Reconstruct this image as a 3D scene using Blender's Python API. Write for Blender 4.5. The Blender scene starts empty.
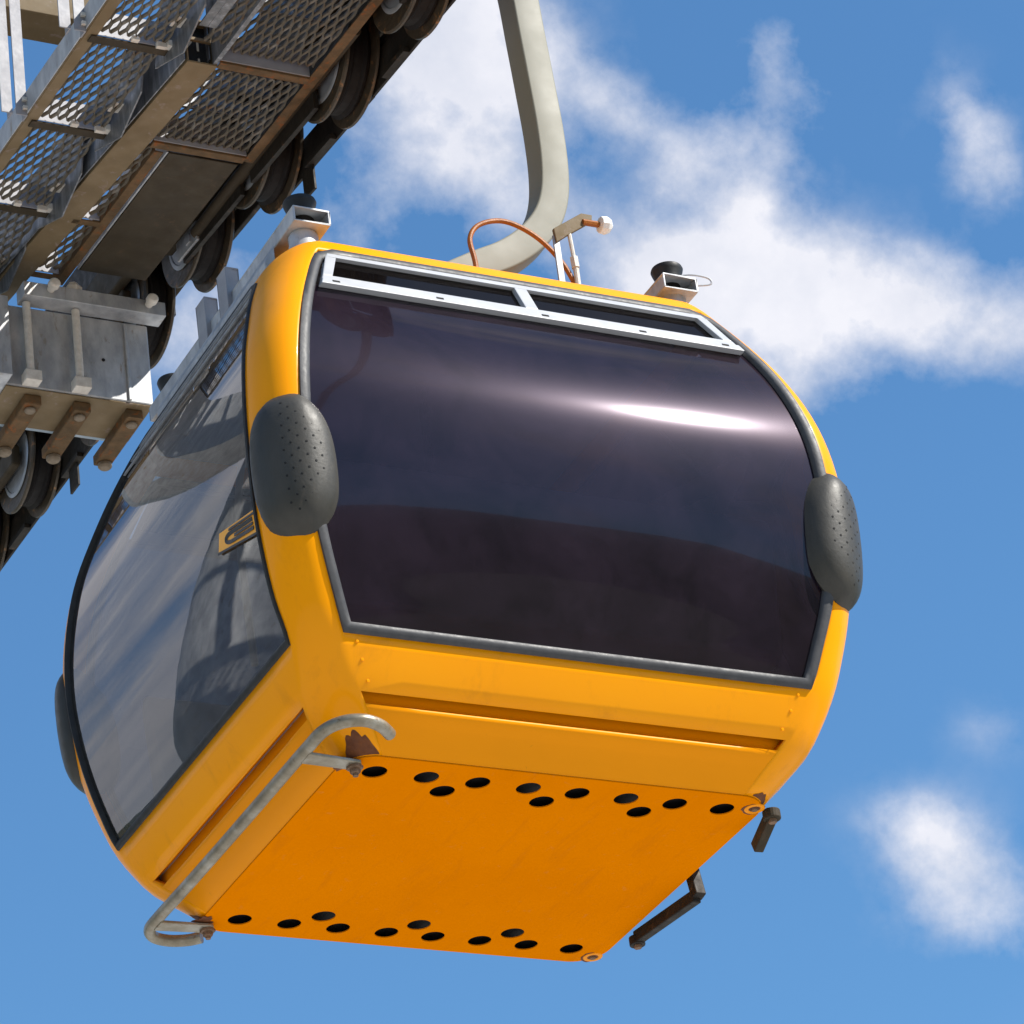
import bpy, bmesh, math, random
from mathutils import Vector, Matrix
random.seed(4)
R=math.radians
scene=bpy.context.scene; COL=scene.collection
# ------------------------------------------------------------------ materials
def newmat(name):
    m=bpy.data.materials.new(name); m.use_nodes=True; nt=m.node_tree
    return m,nt,nt.nodes['Principled BSDF'],nt.nodes['Material Output']
def nd(nt,t,**k):
    n=nt.nodes.new(t)
    for a,b in k.items():
        if a in n.inputs: n.inputs[a].default_value=b
        else: setattr(n,a,b)
    return n
def noise(nt,scale,detail=4,rough=.55,stretch=None,dist=0):
    tc=nd(nt,'ShaderNodeTexCoord'); mp=nd(nt,'ShaderNodeMapping')
    if stretch: mp.inputs['Scale'].default_value=stretch
    n=nd(nt,'ShaderNodeTexNoise'); n.inputs['Scale'].default_value=scale; n.inputs['Detail'].default_value=detail; n.inputs['Roughness'].default_value=rough
    n.inputs['Distortion'].default_value=dist
    nt.links.new(tc.outputs['Object'],mp.inputs['Vector']); nt.links.new(mp.outputs[0],n.inputs['Vector'])
    return n.outputs['Fac']
def ramp(nt,fac,stops):
    r=nd(nt,'ShaderNodeValToRGB'); cr=r.color_ramp
    while len(cr.elements)<len(stops): cr.elements.new(.5)
    for e,(p,c) in zip(cr.elements,stops):
        e.position=p; e.color=(c,c,c,1) if isinstance(c,(int,float)) else (*c,1)
    nt.links.new(fac,r.inputs[0]); return r.outputs[0]
def mix(nt,a,b,fac,mode='MIX'):
    m=nd(nt,'ShaderNodeMix'); m.data_type='RGBA'; m.blend_type=mode
    for i,v in ((6,a),(7,b),(0,fac)):
        if hasattr(v,'links'): nt.links.new(v,m.inputs[i])
        elif i==0: m.inputs[0].default_value=v
        else: m.inputs[i].default_value=(*v,1)
    return m.outputs[2]
def bump(nt,p,h,strength=.2,dist=.01):
    b=nd(nt,'ShaderNodeBump'); b.inputs['Strength'].default_value=strength; b.inputs['Distance'].default_value=dist
    nt.links.new(h,b.inputs['Height']); nt.links.new(b.outputs[0],p.inputs['Normal'])
def mat(name,stops,scale=8,rough=(.4,.6),metal=0,stretch=None,bmp=.15,bdist=.004,coat=0,spots=None,detail=5,spec=.5):
    m,nt,p,o=newmat(name)
    f=noise(nt,scale,detail,.6,stretch)
    c=ramp(nt,f,stops)
    if spots:
        sc,lo,hi,colr=spots
        f2=noise(nt,sc,6,.65,stretch,dist=.4)
        k=ramp(nt,f2,[(lo,0.0),(hi,1.0)]); c=mix(nt,c,colr,k)
    nt.links.new(c,p.inputs['Base Color'])
    rr=ramp(nt,noise(nt,scale*2.3,4),[(.3,rough[0]),(.7,rough[1])]); nt.links.new(rr,p.inputs['Roughness'])
    p.inputs['Metallic'].default_value=metal; p.inputs['Specular IOR Level'].default_value=spec
    if coat: p.inputs['Coat Weight'].default_value=coat; p.inputs['Coat Roughness'].default_value=.08
    if bmp: bump(nt,p,noise(nt,scale*6,4),bmp,bdist)
    return m
M={}
Y1,Y2=(.92,.335,.0),(.90,.315,.0)
M['paint']=mat('yellow_paint',[(.3,Y2),(.7,Y1)],2.2,(.30,.40),coat=.10,spec=.09,bmp=.02,bdist=.002,spots=(38,.74,.80,(.30,.13,.02)))
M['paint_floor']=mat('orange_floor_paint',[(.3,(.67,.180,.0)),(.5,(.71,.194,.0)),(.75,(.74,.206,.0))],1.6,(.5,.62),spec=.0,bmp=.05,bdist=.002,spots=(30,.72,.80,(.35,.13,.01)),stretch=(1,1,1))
def weather(m,colr,scale,stretch,lo,hi,amt):
    nt=m.node_tree; p=nt.nodes['Principled BSDF']; src=p.inputs['Base Color'].links[0].from_socket
    k=ramp(nt,noise(nt,scale,7,.7,stretch,dist=.5),[(lo,0.0),(hi,amt)]); nt.links.new(mix(nt,src,colr,k),p.inputs['Base Color'])
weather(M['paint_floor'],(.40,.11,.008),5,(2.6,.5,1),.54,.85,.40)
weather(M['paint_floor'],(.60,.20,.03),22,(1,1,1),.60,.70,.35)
weather(M['paint'],(.50,.17,.01),4,(2.4,2.4,.5),.55,.80,.35)
M['paint_skirt']=mat('ochre_skirt_paint',[(.3,(.82,.275,.0)),(.7,(.87,.29,.0))],1.8,(.3,.4),spec=.09,bmp=.04,bdist=.002,spots=(24,.68,.78,(.32,.13,.015)),stretch=(1,1,1.6))
M['rub']=mat('black_seal_rubber',[(.3,(.014,.014,.014)),(.7,(.026,.026,.026))],20,(.45,.6),spec=.25)
M['seal']=mat('weathered_grey_window_seal',[(.3,(.036,.036,.039)),(.7,(.062,.062,.064))],16,(.45,.6),spec=.35)
M['pad']=mat('grey_bumper_plastic',[(.25,(.032,.030,.024)),(.5,(.042,.039,.032)),(.8,(.056,.050,.040))],14,(.42,.55),spec=.35,bmp=.35,bdist=.002,spots=(6,.62,.8,(.10,.08,.06)),stretch=(1,1,.35))
M['hole']=mat('dark_hole',[(0,.004),(1,.006)],5,(.8,.9),bmp=0)
M['alu']=mat('white_aluminium',[(.3,(.40,.41,.43)),(.7,(.46,.465,.48))],9,(.28,.4),bmp=.05)
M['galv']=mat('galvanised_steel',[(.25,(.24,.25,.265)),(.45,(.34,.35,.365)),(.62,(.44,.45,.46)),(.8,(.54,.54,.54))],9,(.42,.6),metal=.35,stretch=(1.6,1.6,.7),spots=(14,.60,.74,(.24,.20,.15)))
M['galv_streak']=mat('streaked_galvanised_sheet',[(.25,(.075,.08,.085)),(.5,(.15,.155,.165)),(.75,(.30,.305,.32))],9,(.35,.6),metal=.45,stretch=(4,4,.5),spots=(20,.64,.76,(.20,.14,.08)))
M['tan']=mat('tan_stained_steel',[(.25,(.135,.098,.052)),(.5,(.165,.12,.066)),(.72,(.20,.15,.09))],7,(.6,.8),spec=.2,spots=(18,.60,.72,(.235,.18,.15)))
M['rust']=mat('rusty_steel',[(.2,(.055,.035,.018)),(.5,(.10,.062,.03)),(.75,(.16,.09,.042))],14,(.7,.9),spec=.2,bmp=.4,spots=(26,.56,.68,(.20,.065,.015)))
M['brown']=mat('weathered_brown_steel',[(.2,(.030,.022,.013)),(.6,(.045,.034,.02)),(.85,(.06,.046,.03))],6,(.6,.8),spec=.2,spots=(16,.58,.75,(.075,.045,.025)))
M['mesh']=mat('expanded_metal',[(.2,(.085,.072,.05)),(.55,(.13,.108,.078)),(.8,(.30,.285,.26))],12,(.45,.65),metal=.3,spots=(16,.60,.72,(.16,.07,.025)))
M['dark']=mat('dark_oiled_steel',[(.3,(.010,.008,.006)),(.7,(.020,.016,.012))],12,(.5,.7),spec=.25,spots=(20,.6,.75,(.09,.05,.025)))
M['flange']=mat('worn_sheave_flange',[(.3,(.04,.032,.022)),(.7,(.07,.053,.034))],18,(.4,.6),metal=.3,spots=(24,.58,.7,(.26,.13,.05)))
M['hub']=mat('silver_sheave_hub',[(.3,(.22,.235,.255)),(.7,(.34,.355,.375))],10,(.35,.5),metal=.4)
M['tyre']=mat('sheave_rubber',[(.3,(.006,.005,.005)),(.7,(.012,.010,.009))],14,(.6,.8),spec=.2)
M['cream']=mat('cream_hanger_paint',[(.3,(.222,.214,.172)),(.7,(.232,.224,.180))],3,(.5,.62),spec=.3,bmp=.05,spots=(60,.68,.76,(.34,.33,.28)))
M['hose']=mat('amber_hose',[(.3,(.24,.075,.008)),(.7,(.34,.11,.014))],30,(.35,.5),spec=.25)
M['seat']=mat('light_grey_seat',[(.3,(.50,.49,.49)),(.7,(.60,.59,.58))],6,(.5,.7))
M['inner']=mat('grey_inner_lining',[(.3,(.30,.30,.31)),(.7,(.36,.36,.37))],6,(.6,.8))
M['white_knob']=mat('white_plastic',[(.3,(.72,.70,.66)),(.7,(.8,.79,.76))],12,(.4,.5))
M['bolt']=mat('rusty_bolt_steel',[(.3,(.12,.07,.04)),(.7,(.25,.15,.09))],40,(.6,.8),metal=.3)
M['pale']=mat('pale_bolt_steel',[(.3,(.48,.44,.38)),(.7,(.62,.58,.52))],40,(.5,.7))
M['boltb']=mat('stained_bolt_head',[(.3,(.14,.11,.075)),(.7,(.22,.175,.13))],40,(.6,.8),spec=.2)
M['postp']=mat('pale_galvanised_post',[(.3,(.20,.20,.22)),(.7,(.28,.28,.295))],9,(.45,.6),metal=.1)
M['tube']=mat('stained_steel_tube',[(.25,(.13,.105,.065)),(.5,(.24,.205,.145)),(.75,(.38,.36,.31))],11,(.32,.5),metal=.45,spots=(30,.6,.72,(.16,.09,.04)))
M['rope']=mat('steel_wire_rope',[(.3,.08),(.7,.18)],60,(.4,.6),metal=.6)
M['stain']=mat('rust_stain',[(.3,(.085,.022,.005)),(.7,(.17,.05,.008))],30,(.7,.9))
M['sign']=mat('orange_sticker',[(.3,(.86,.36,.015)),(.7,(.9,.40,.02))],8,(.4,.5),bmp=0)
M['black']=mat('black_print',[(.3,.01),(.7,.02)],8,(.4,.5),bmp=0)
M['ground']=mat('pale_gravel_ground',[(.2,(.40,.385,.36)),(.5,(.50,.485,.455)),(.8,(.58,.565,.54))],.35,(.85,.95),bmp=.3,bdist=.02)
M['grassland']=mat('dry_grassland',[(.3,(.06,.075,.03)),(.7,(.10,.105,.05))],.2,(.9,1),bmp=0)
M['wood_hill']=mat('wooded_hillside',[(.3,(.025,.035,.018)),(.7,(.055,.065,.03))],.08,(.9,1),bmp=0)
def glass(name,tint,dust_haze,dust_haze_w,grough=.012,spec=1.0,ior=1.5):
    m,nt,p,o=newmat(name); nt.nodes.remove(p)
    tr=nd(nt,'ShaderNodeBsdfTransparent'); tr.inputs[0].default_value=(*tint,1)
    gl=nd(nt,'ShaderNodeBsdfGlossy'); gl.inputs['Roughness'].default_value=grough; gl.inputs[0].default_value=(spec,spec,spec,1)
    df=nd(nt,'ShaderNodeBsdfDiffuse'); df.inputs[0].default_value=(*dust_haze,1)
    g2=nd(nt,'ShaderNodeBsdfGlossy'); g2.inputs['Roughness'].default_value=.12; g2.inputs[0].default_value=(.95,.85,.98,1)  # rough mauve lobe imitates bloom around the sun glint
    f=noise(nt,3.5,7,.65,dist=.6); k=ramp(nt,f,[(.35,dust_haze_w*.55),(.7,dust_haze_w*1.5)])
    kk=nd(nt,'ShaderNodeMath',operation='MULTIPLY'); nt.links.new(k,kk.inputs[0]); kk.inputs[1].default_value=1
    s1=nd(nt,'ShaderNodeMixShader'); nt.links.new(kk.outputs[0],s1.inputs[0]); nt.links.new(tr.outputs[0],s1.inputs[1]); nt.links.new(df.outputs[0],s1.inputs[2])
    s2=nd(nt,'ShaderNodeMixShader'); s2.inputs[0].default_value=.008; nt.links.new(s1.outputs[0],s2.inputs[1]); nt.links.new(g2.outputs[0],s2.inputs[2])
    g3=nd(nt,'ShaderNodeBsdfGlossy'); g3.inputs['Roughness'].default_value=.30; g3.inputs[0].default_value=(.95,.78,1,1)  # wider mauve lobe paints a purple flare halo on the glass
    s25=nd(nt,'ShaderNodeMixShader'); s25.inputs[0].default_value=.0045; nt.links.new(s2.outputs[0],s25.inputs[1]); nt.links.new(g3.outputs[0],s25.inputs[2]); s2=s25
    fr=nd(nt,'ShaderNodeFresnel'); fr.inputs[0].default_value=ior
    s3=nd(nt,'ShaderNodeMixShader'); nt.links.new(fr.outputs[0],s3.inputs[0]); nt.links.new(s2.outputs[0],s3.inputs[1]); nt.links.new(gl.outputs[0],s3.inputs[2])
    bp=nd(nt,'ShaderNodeBump'); bp.inputs['Strength'].default_value=.35; bp.inputs['Distance'].default_value=.0012
    nt.links.new(noise(nt,2.2,3,.5),bp.inputs['Height']); nt.links.new(bp.outputs[0],gl.inputs['Normal']); nt.links.new(bp.outputs[0],g2.inputs['Normal'])
    nt.links.new(s3.outputs[0],o.inputs['Surface'])
    return m
M['glass_front']=glass('dark_tinted_acrylic',(.11,.095,.115),(.22,.14,.23),.046,.03,ior=1.28)  # mauve dust colour also paints a purple flare haze into the glass
M['glass_vent']=glass('dark_vent_pane',(.16,.13,.09),(.10,.08,.06),.02,.02,ior=1.15)
M['glass_side']=glass('grey_tinted_acrylic',(.36,.34,.31),(.45,.42,.37),.04,.010,ior=1.85)

# ------------------------------------------------------------------ mesh helpers
def smooth(me,ang=35):
    me.polygons.foreach_set('use_smooth',[True]*len(me.polygons))
    try: me.set_sharp_from_angle(angle=R(ang))
    except Exception: pass
def obj(name,geo,material,parent=None,sm=True,bev=0,solid=0,ang=35,flip=False,recalc=True,mats=None):
    """geo = (verts,faces[,face material indices]) -> one mesh object"""
    vs,fs=geo[0],geo[1]
    bm=bmesh.new(); V=[bm.verts.new(v) for v in vs]
    for i,f in enumerate(fs):
        if len(set(f))<3: continue
        try:
            F=bm.faces.new([V[j] for j in dict.fromkeys(f)])
            if len(geo)>2: F.material_index=geo[2][i]
        except ValueError: pass
    bmesh.ops.remove_doubles(bm,verts=bm.verts,dist=1e-5)
    if recalc: bmesh.ops.recalc_face_normals(bm,faces=bm.faces)
    if flip: bmesh.ops.reverse_faces(bm,faces=bm.faces)
    me=bpy.data.meshes.new(name); bm.to_mesh(me); bm.free()
    o=bpy.data.objects.new(name,me); COL.objects.link(o)
    for mm in (mats or [material]): me.materials.append(mm)
    if sm: smooth(me,ang)
    if solid:
        s=o.modifiers.new('thickness','SOLIDIFY'); s.thickness=solid; s.offset=-1
    if bev:
        b=o.modifiers.new('edges','BEVEL'); b.width=bev; b.segments=2; b.limit_method='ANGLE'; b.angle_limit=R(40)
    if parent is not None: o.parent=parent
    return o
def join(*gs):
    V=[];F=[];I=[]
    for g in gs:
        n=len(V); V+=list(g[0]); F+=[tuple(i+n for i in f) for f in g[1]]
        I+= list(g[2]) if len(g)>2 else [0]*len(g[1])
    return V,F,I
def withmat(g,i): return g[0],g[1],[i]*len(g[1])
BF=[(0,1,3,2),(4,6,7,5),(0,4,5,1),(2,3,7,6),(0,2,6,4),(1,5,7,3)]
def box(x0,x1,y0,y1,z0,z1,f=None):
    vs=[Vector((x,y,z)) for x in (x0,x1) for y in (y0,y1) for z in (z0,z1)]
    if f: vs=[Vector(f(*v)) for v in vs]
    return vs,BF
def hexa(p): # 8 points ordered as box
    return [Vector(q) for q in p],BF
def prism(poly,axis,a,b):
    """poly of 2D points extruded along axis"""
    def P(p,t):
        return Vector((t,p[0],p[1])) if axis=='x' else Vector((p[0],t,p[1])) if axis=='y' else Vector((p[0],p[1],t))
    n=len(poly); vs=[P(p,a) for p in poly]+[P(p,b) for p in poly]
    fs=[tuple(range(n)),tuple(range(2*n-1,n-1,-1))]+[(i,(i+1)%n,n+(i+1)%n,n+i) for i in range(n)]
    return vs,fs
def frames(pts,up=Vector((0,0,1))):
    out=[];n=len(pts);prev=None
    for i,p in enumerate(pts):
        t=(pts[min(i+1,n-1)]-pts[max(i-1,0)]).normalized()
        if prev is None:
            a=up if abs(t.dot(up))<.95 else Vector((1,0,0))
            u=(a-t*a.dot(t)).normalized()
        else: u=(prev-t*prev.dot(t)).normalized()
        prev=u; out.append((p,t,u,t.cross(u)))
    return out
def spline(pts,n=8):
    pts=[Vector(p) for p in pts]; out=[]
    for i in range(len(pts)-1):
        p0=pts[max(i-1,0)];p1=pts[i];p2=pts[i+1];p3=pts[min(i+2,len(pts)-1)]
        for k in range(n):
            t=k/n
            out.append(.5*((2*p1)+(-p0+p2)*t+(2*p0-5*p1+4*p2-p3)*t*t+(-p0+3*p1-3*p2+p3)*t**3))
    out.append(pts[-1]); return out
def tube(pts,r,n=14,sub=0,cap=True,section=None,up=Vector((0,0,1))):
    pts=spline(pts,sub) if sub else [Vector(p) for p in pts]
    sec=section or [(r*math.cos(2*math.pi*k/n),r*math.sin(2*math.pi*k/n)) for k in range(n)]
    n=len(sec); V=[];F=[]
    for p,t,u,w in frames(pts,up): V+=[p+u*a+w*b for a,b in sec]
    for i in range(len(pts)-1):
        for k in range(n): F.append((i*n+k,i*n+(k+1)%n,(i+1)*n+(k+1)%n,(i+1)*n+k))
    if cap: F+=[tuple(range(n-1,-1,-1)),tuple(range(len(V)-n,len(V)))]
    return V,F
def lathe(prof,c,axis='z',n=40):
    """prof: (along, radius)"""
    c=Vector(c);V=[];F=[]
    for a,r in prof:
        for k in range(n):
            q=2*math.pi*k/n; s,t=r*math.sin(q),r*math.cos(q)
            V.append(c+(Vector((s,t,a)) if axis=='z' else Vector((a,s,t)) if axis=='x' else Vector((s,a,t))))
    for i in range(len(prof)-1):
        for k in range(n): F.append((i*n+k,i*n+(k+1)%n,(i+1)*n+(k+1)%n,(i+1)*n+k))
    if prof[0][1]>1e-6: F.append(tuple(range(n)))
    if prof[-1][1]>1e-6: F.append(tuple(range(len(V)-n,len(V))))
    return V,F
def empty(name,loc,label,cat,group=None,parent=None):
    o=bpy.data.objects.new(name,None); COL.objects.link(o); o.location=loc; o.empty_display_size=.2
    if label: o['label']=label
    if cat: o['category']=cat
    if group: o['group']=group
    if parent: o.parent=parent
    return o

# ------------------------------------------------------------------ camera, light, world
RX=Vector((0.89541893,-0.42994943,-0.11562189)); UP=Vector((-0.1248585,-0.49176776,0.86172782)); BK=Vector((-0.4273585,-0.75717102,-0.494021))
LOC=Vector((-5.72365467,-10.67276408,-5.568906))
cam=bpy.data.cameras.new('camera'); co=bpy.data.objects.new('camera',cam); COL.objects.link(co); scene.camera=co
co.matrix_world=Matrix(((RX.x,UP.x,BK.x,LOC.x),(RX.y,UP.y,BK.y,LOC.y),(RX.z,UP.z,BK.z,LOC.z),(0,0,0,1)))
cam.sensor_width=36; cam.lens=4.0136*1000/1024*36; cam.clip_end=5000; cam.clip_start=.1
def ray(u,v): return (RX*((u-512)/4013.6)-UP*((v-512)/4013.6)-BK).normalized()
SUN=Vector((.525,-.53,.725)).normalized()
sl=bpy.data.lights.new('sun','SUN'); sl.energy=5.0; sl.angle=R(.53); sl.color=(1,.95,.87)
so=bpy.data.objects.new('sun',sl); COL.objects.link(so); so.rotation_euler=SUN.to_track_quat('Z','Y').to_euler(); so.location=(0,0,30)
w=bpy.data.worlds.new('World'); scene.world=w; w.use_nodes=True; nt=w.node_tree; bg=nt.nodes['Background']
sky=nd(nt,'ShaderNodeTexSky'); sky.sky_type='NISHITA'; sky.sun_disc=False
sky.sun_elevation=math.asin(SUN.z); sky.sun_rotation=math.atan2(SUN.x,SUN.y)
sky.air_density=1.25; sky.dust_density=.25; sky.ozone_density=2.2
tc=nd(nt,'ShaderNodeTexCoord')
def wn(scale,detail,rough,dist,off):
    mp=nd(nt,'ShaderNodeMapping'); mp.inputs['Location'].default_value=off; nt.links.new(tc.outputs['Generated'],mp.inputs[0])
    n=nd(nt,'ShaderNodeTexNoise'); n.inputs['Scale'].default_value=scale; n.inputs['Detail'].default_value=detail; n.inputs['Roughness'].default_value=rough; n.inputs['Distortion'].default_value=dist
    nt.links.new(mp.outputs[0],n.inputs['Vector']); return n
def mth(op,a,b=None,c=None,clamp=False):
    n=nd(nt,'ShaderNodeMath',operation=op); n.use_clamp=clamp
    for i,v in enumerate((a,b,c)):
        if v is None: continue
        if isinstance(v,(int,float)): n.inputs[i].default_value=v
        else: nt.links.new(v,n.inputs[i])
    return n.outputs[0]
# cloud banks: centre direction (where each stands in the sky), angular sizes, weight
warp=wn(8,2,.5,0,(3.1,1.7,.4))
wv=nd(nt,'ShaderNodeVectorMath',operation='SUBTRACT'); nt.links.new(warp.outputs['Color'],wv.inputs[0]); wv.inputs[1].default_value=(.5,.5,.5)
ws=nd(nt,'ShaderNodeVectorMath',operation='SCALE'); nt.links.new(wv.outputs[0],ws.inputs[0]); ws.inputs['Scale'].default_value=.045
wa=nd(nt,'ShaderNodeVectorMath',operation='ADD'); nt.links.new(ws.outputs[0],wa.inputs[0]); nt.links.new(tc.outputs['Generated'],wa.inputs[1])
banks=[ # u,v, half length px, half width px, angle deg, weight
 (450,75,120,85,20,1.05),(330,235,130,60,-20,.62),(180,320,70,60,0,.45),(500,150,90,40,30,.30),
 (640,92,62,24,18,.62),(715,140,66,26,25,.55),(560,210,60,40,40,.28),(790,175,38,85,12,.62),(812,62,40,30,40,.58),(755,120,30,26,30,.3),
 (745,262,115,62,10,.85),(680,225,62,36,20,.6),(850,300,140,66,8,.78),(965,335,120,50,6,.88),(800,395,70,40,0,.5),
 (965,110,32,55,-25,.62),(985,165,40,30,30,.35),(950,888,62,50,20,.70),(910,838,42,32,10,.45),(1008,905,50,36,0,.45),(995,740,40,30,0,.22)]
tot=None
def vdot(vec):
    n=nd(nt,'ShaderNodeVectorMath',operation='DOT_PRODUCT'); nt.links.new(wa.outputs[0],n.inputs[0]); n.inputs[1].default_value=vec; return n.outputs['Value']
for (u,v,a,b,ang,wt) in banks:
    d=ray(u,v); c_,s_=math.cos(R(ang)),math.sin(R(ang))
    e=(RX-d*RX.dot(d)).normalized(); f=e.cross(d)
    A=(e*c_-f*s_); B=(e*s_+f*c_)
    da=mth('MULTIPLY',vdot(A),4013.6/a); db=mth('MULTIPLY',vdot(B),4013.6/b)
    g=mth('EXPONENT',mth('MULTIPLY',mth('ADD',mth('MULTIPLY',da,da),mth('MULTIPLY',db,db)),-.8))
    front=mth('GREATER_THAN',vdot(d),0.0)
    g=mth('MULTIPLY',mth('MULTIPLY',g,front),wt)
    tot=g if tot is None else mth('ADD',tot,g)
n1=wn(17,13,.60,0,(0.3,0,.2)); n4=wn(55,10,.60,0,(2,7,1)); n2=wn(3.2,8,.6,.3,(5,2,1))
# unseen cloud bank added for the side glass reflection, and general scattered cloud elsewhere
cd=nd(nt,'ShaderNodeVectorMath',operation='DOT_PRODUCT'); nt.links.new(wa.outputs[0],cd.inputs[0]); cd.inputs[1].default_value=Vector((-.50,.76,.42)).normalized()
cbk=mth('MULTIPLY',mth('ADD',mth('MULTIPLY',mth('SUBTRACT',cd.outputs['Value'],.90),14),mth('MULTIPLY',mth('SUBTRACT',n2.outputs['Fac'],.5),7)),1.0,clamp=True)
sp=nd(nt,'ShaderNodeVectorMath',operation='DOT_PRODUCT'); nt.links.new(tc.outputs['Generated'],sp.inputs[0]); sp.inputs[1].default_value=(.427,.757,.494)
away=mth('SUBTRACT',1.0,mth('MULTIPLY',mth('SUBTRACT',sp.outputs['Value'],.93),18,clamp=True),clamp=True)
gen=mth('MULTIPLY',mth('MULTIPLY',mth('SUBTRACT',n2.outputs['Fac'],.50),5.0,clamp=True),away)
dens=mth('ADD',mth('SUBTRACT',mth('MULTIPLY',tot,1.25),.17),mth('ADD',mth('MULTIPLY',mth('SUBTRACT',n1.outputs['Fac'],.5),3.6),mth('MULTIPLY',mth('SUBTRACT',n4.outputs['Fac'],.5),1.5)))
dens=mth('MULTIPLY',dens,mth('MINIMUM',mth('MULTIPLY',tot,2.6),1.0))
k=mth('MULTIPLY',dens,.74,clamp=True)
k=mth('MAXIMUM',mth('MAXIMUM',k,gen),cbk)
k=mth('MULTIPLY',k,.93)
tint=mix(nt,sky.outputs[0],(.55,.87,1.09),1.0,'MULTIPLY')
n3=wn(24,8,.6,0,(1,4,2))
ccol=ramp(nt,n3.outputs['Fac'],[(.3,(5.0,5.15,5.7)),(.62,(6.4,6.35,6.65))])
ccol_n=mix(nt,(4.2,4.5,5.3),(6.4,6.35,6.7),mth('ADD',mth('MULTIPLY',mth('SUBTRACT',n3.outputs['Fac'],.5),2.2),mth('MULTIPLY',k,.75),clamp=True))
fin=mix(nt,tint,ccol_n,k)
nt.links.new(fin,bg.inputs[0]); bg.inputs[1].default_value=.1
vs=scene.view_settings; vs.view_transform='Standard'; vs.look='None'; vs.gamma=1; vs.exposure=.6
scene.render.engine='CYCLES'; scene.render.resolution_x=1024; scene.render.resolution_y=1024
scene.cycles.transparent_max_bounces=16; scene.cycles.max_bounces=10

# ------------------------------------------------------------------ ground
g=obj('ground',([(-900,-900,-7.2),(900,-900,-7.2),(900,900,-7.2),(-900,900,-7.2)],[(0,1,2,3)]),M['grassland'],sm=False,recalc=False); g['kind']='structure'
g=obj('gravel_ground',prism([(38*math.cos(R(a*6))*(1+.12*math.sin(R(a*18))),38*math.sin(R(a*6))*(1+.1*math.cos(R(a*24)))) for a in range(60)],'z',-7.21,-7.19),M['ground'],sm=False); g['kind']='structure'
Vh=[];Fh=[]
for i in range(9):
    for k in range(120):
        q=2*math.pi*k/120; rr=150+i*42; hh=(0,14,30,44,56,62,60,45,0)[i]*(1+1.1*max(0,-math.sin(q)))*(.75+.22*math.sin(3*q+1)+.14*math.sin(7*q+.5*i)+.07*math.sin(17*q+i))
        Vh.append((rr*math.cos(q),rr*math.sin(q),-7.3+hh))
for i in range(8):
    for k in range(120): Fh.append((i*120+k,i*120+(k+1)%120,(i+1)*120+(k+1)%120,(i+1)*120+k))
g=obj('unseen_hills',(Vh,Fh),M['wood_hill'],ang=60); g['kind']='structure'  # unseen hill ring, added to darken what the front glass reflects

# ------------------------------------------------------------------ gondola cabin
T=[ # z, Xside, yside, xfront, Yfront
 (0,.758,.535,.645,.66),(.10,.855,.60,.72,.745),(.15,.898,.645,.760,.785),(.23,.938,.70,.80,.828),(.31,.968,.745,.835,.866),(.45,1.015,.768,.88,.906),(.6,1.049,.792,.922,.943),
 (.75,1.070,.812,.947,.967),(.9,1.080,.827,.958,.980),(1.05,1.079,.826,.957,.985),(1.2,1.065,.809,.945,.981),(1.35,1.038,.777,.918,.956),
 (1.5,.99,.718,.875,.911),(1.65,.932,.640,.815,.845),(1.8,.860,.55,.741,.768),(1.86,.828,.505,.703,.738),(1.90,.795,.48,.672,.705),(1.93,.735,.44,.62,.645),(1.95,.62,.38,.52,.53),(1.958,.45,.3,.4,.38)]
def prof(z,c):
    n=len(T)
    for i in range(n-1):
        if z<=T[i+1][0] or i==n-2: break
    def sl(j):
        if j<=0: return (T[1][c]-T[0][c])/(T[1][0]-T[0][0])
        if j>=n-1: return (T[-1][c]-T[-2][c])/(T[-1][0]-T[-2][0])
        h0=T[j][0]-T[j-1][0];h1=T[j+1][0]-T[j][0]
        return ((T[j][c]-T[j-1][c])/h0*h1+(T[j+1][c]-T[j][c])/h1*h0)/(h0+h1)
    h=T[i+1][0]-T[i][0]; t=(z-T[i][0])/h; a,b=T[i][c],T[i+1][c]
    return (2*t**3-3*t*t+1)*a+(t**3-2*t*t+t)*h*sl(i)+(-2*t**3+3*t*t)*b+(t**3-t*t)*h*sl(i+1)
Xs=lambda z:prof(z,1); ys=lambda z:prof(z,2); xf=lambda z:prof(z,3); Yf=lambda z:prof(z,4)
CB=empty('gondola_cabin',(0,0,0),'yellow cable car cabin with dark windows hanging beneath the rope','cable car')
ZT0=1.828
ZB,ZW,ZT=.15,.31,ZT0     # panel bottom, window bottom, window top
zs=[0,.03,.06,.09,.12,.15,.19,.23,.27,.31]+[.31+ (ZT0-.31)*i/34 for i in range(1,35)]+[1.845,1.86,1.875,1.89,1.90,1.91,1.92,1.93,1.94,1.947,1.953,1.958]
NF,NC=10,12
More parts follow.
